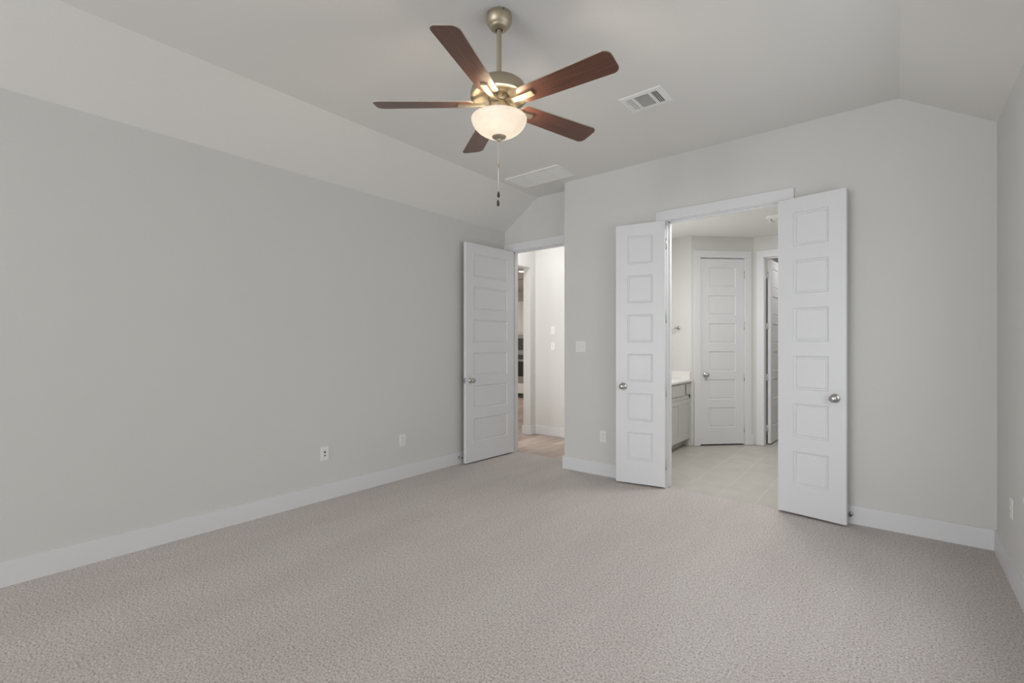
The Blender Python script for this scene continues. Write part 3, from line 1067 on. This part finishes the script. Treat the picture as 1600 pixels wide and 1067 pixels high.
o = thing('exhaust_vent', (-1.00, 5.99, ZB), 0, 'round-cornered white exhaust vent on the bathroom ceiling', 'vent')
t = MB()
n = 10
def rr(w, h, r):
    pts = []
    for (cx, cy, a0) in ((w - r, h - r, 0), (-w + r, h - r, 90), (-w + r, -h + r, 180), (w - r, -h + r, 270)):
        for i in range(n + 1):
            a = R(a0 + 90 * i / n); pts.append((cx + r * math.cos(a), cy + r * math.sin(a)))
    return pts
oa, ob = rr(0.135, 0.135, 0.07), rr(0.098, 0.098, 0.045)
N = len(oa)
for i in range(N):
    j = (i + 1) % N
    t.quad((*oa[i], 0), (*oa[j], 0), (*oa[j], -0.018), (*oa[i], -0.018))
    t.quad((*oa[i], -0.018), (*oa[j], -0.018), (*ob[j], -0.030), (*ob[i], -0.030))
    t.quad((*ob[i], -0.030), (*ob[j], -0.030), (*ob[j], -0.008), (*ob[i], -0.008))
t.build('frame', 'plastic', o)
t = MB(); t.prism(ob, 'z', -0.0095, -0.0005); t.build('backing', 'duct', o)
t = MB()
for i in range(9):
    y = -0.092 + i * 0.023
    t.box((-0.090, y * 0.93 - 0.0085, -0.021), (0.090, y * 0.93 + 0.0085, -0.0095))
t.build('slats', 'vent', o)

# ------------------------------------------------------------------ kitchen glimpse
KX, KY = -7.25, 9.35
o = thing('oven_tower', (KX, KY, 0), 0, 'tall white oven cabinet with black built-in microwave and oven, far beyond the hall', 'cabinet')
def kb(t, x0, x1, y0, y1, z0, z1, r=0.003):
    t.bbox((x0, y0, z0), (x1, y1, z1), r, 1)
t = MB(); kb(t, -0.38, 0.38, 0.02, 0.60, 0.11, 2.41); t.build('body', 'cab_white', o)
t = MB(); kb(t, -0.38, 0.38, 0.08, 0.60, 0.0, 0.11); tag(t.build('toe_kick', 'duct', o), 'dark toe kick')
for x0, x1 in ((-0.375, -0.002), (0.002, 0.375)):
    t = MB(); kb(t, x0, x1, 0, 0.02, 1.63, 2.40); kb(t, x0 + 0.06, x1 - 0.06, -0.001, 0.004, 1.69, 2.34, 0.0005); t.build('door', 'cab_white', o)
t = MB(); kb(t, -0.37, 0.37, -0.01, 0.02, 1.095, 1.585); mw = tag(t.build('microwave', 'steel', o), 'built-in microwave in steel trim')
t = MB(); kb(t, -0.33, 0.33, -0.014, -0.009, 1.19, 1.485); t.build('window', 'darkglass', mw)
t = MB(); kb(t, -0.37, 0.37, -0.01, 0.02, 0.38, 1.09); ov = tag(t.build('oven', 'steel', o), 'built-in oven with black glass door')
t = MB(); kb(t, -0.36, 0.36, -0.014, -0.009, 0.965, 1.075); t.build('control_panel', 'darkglass', ov)
t = MB(); kb(t, -0.36, 0.36, -0.014, -0.009, 0.54, 0.91); t.build('door', 'black', ov)
t = MB(); t.cyl((-0.33, -0.05, 0.935), (0.33, -0.05, 0.935), 0.011, 12); t.cyl((-0.3, -0.05, 0.935), (-0.3, -0.009, 0.935), 0.008, 10); t.cyl((0.3, -0.05, 0.935), (0.3, -0.009, 0.935), 0.008, 10); t.build('handle', 'nickel', ov)
t = MB(); kb(t, -0.375, 0.375, 0, 0.02, 0.12, 0.37); t.build('drawer', 'cab_white', o)

o = thing('recessed_light', (-5.63, 7.28, ZB), 0, 'bright recessed downlight in the kitchen ceiling beyond the hall opening', 'ceiling light')
t = MB(); t.lathe([(0.062, 0.0), (0.095, 0.0), (0.095, -0.004), (0.088, -0.008), (0.064, -0.006), (0.062, 0.0)], 36); t.build('trim_ring', 'plastic', o)
t = MB(); t.lathe([(0, -0.003), (0.063, -0.003), (0.063, -0.001), (0, -0.001)], 36); tag(t.build('lens', 'lens', o), 'glowing lens')
o = thing('ceiling_register', (-6.33, 8.10, ZB), 0, 'small white register in the kitchen ceiling beyond the downlight', 'vent')
t = MB(); t.bbox((-0.17, -0.09, -0.008), (0.17, 0.09, 0), 0.003, 1); t.build('frame', 'vent', o)
t = MB()
for i in range(5):
    t.box((-0.14, -0.062 + i * 0.028, -0.0088), (0.14, -0.050 + i * 0.028, -0.0078))
tag(t.build('slots', 'duct', o), 'dark slots')
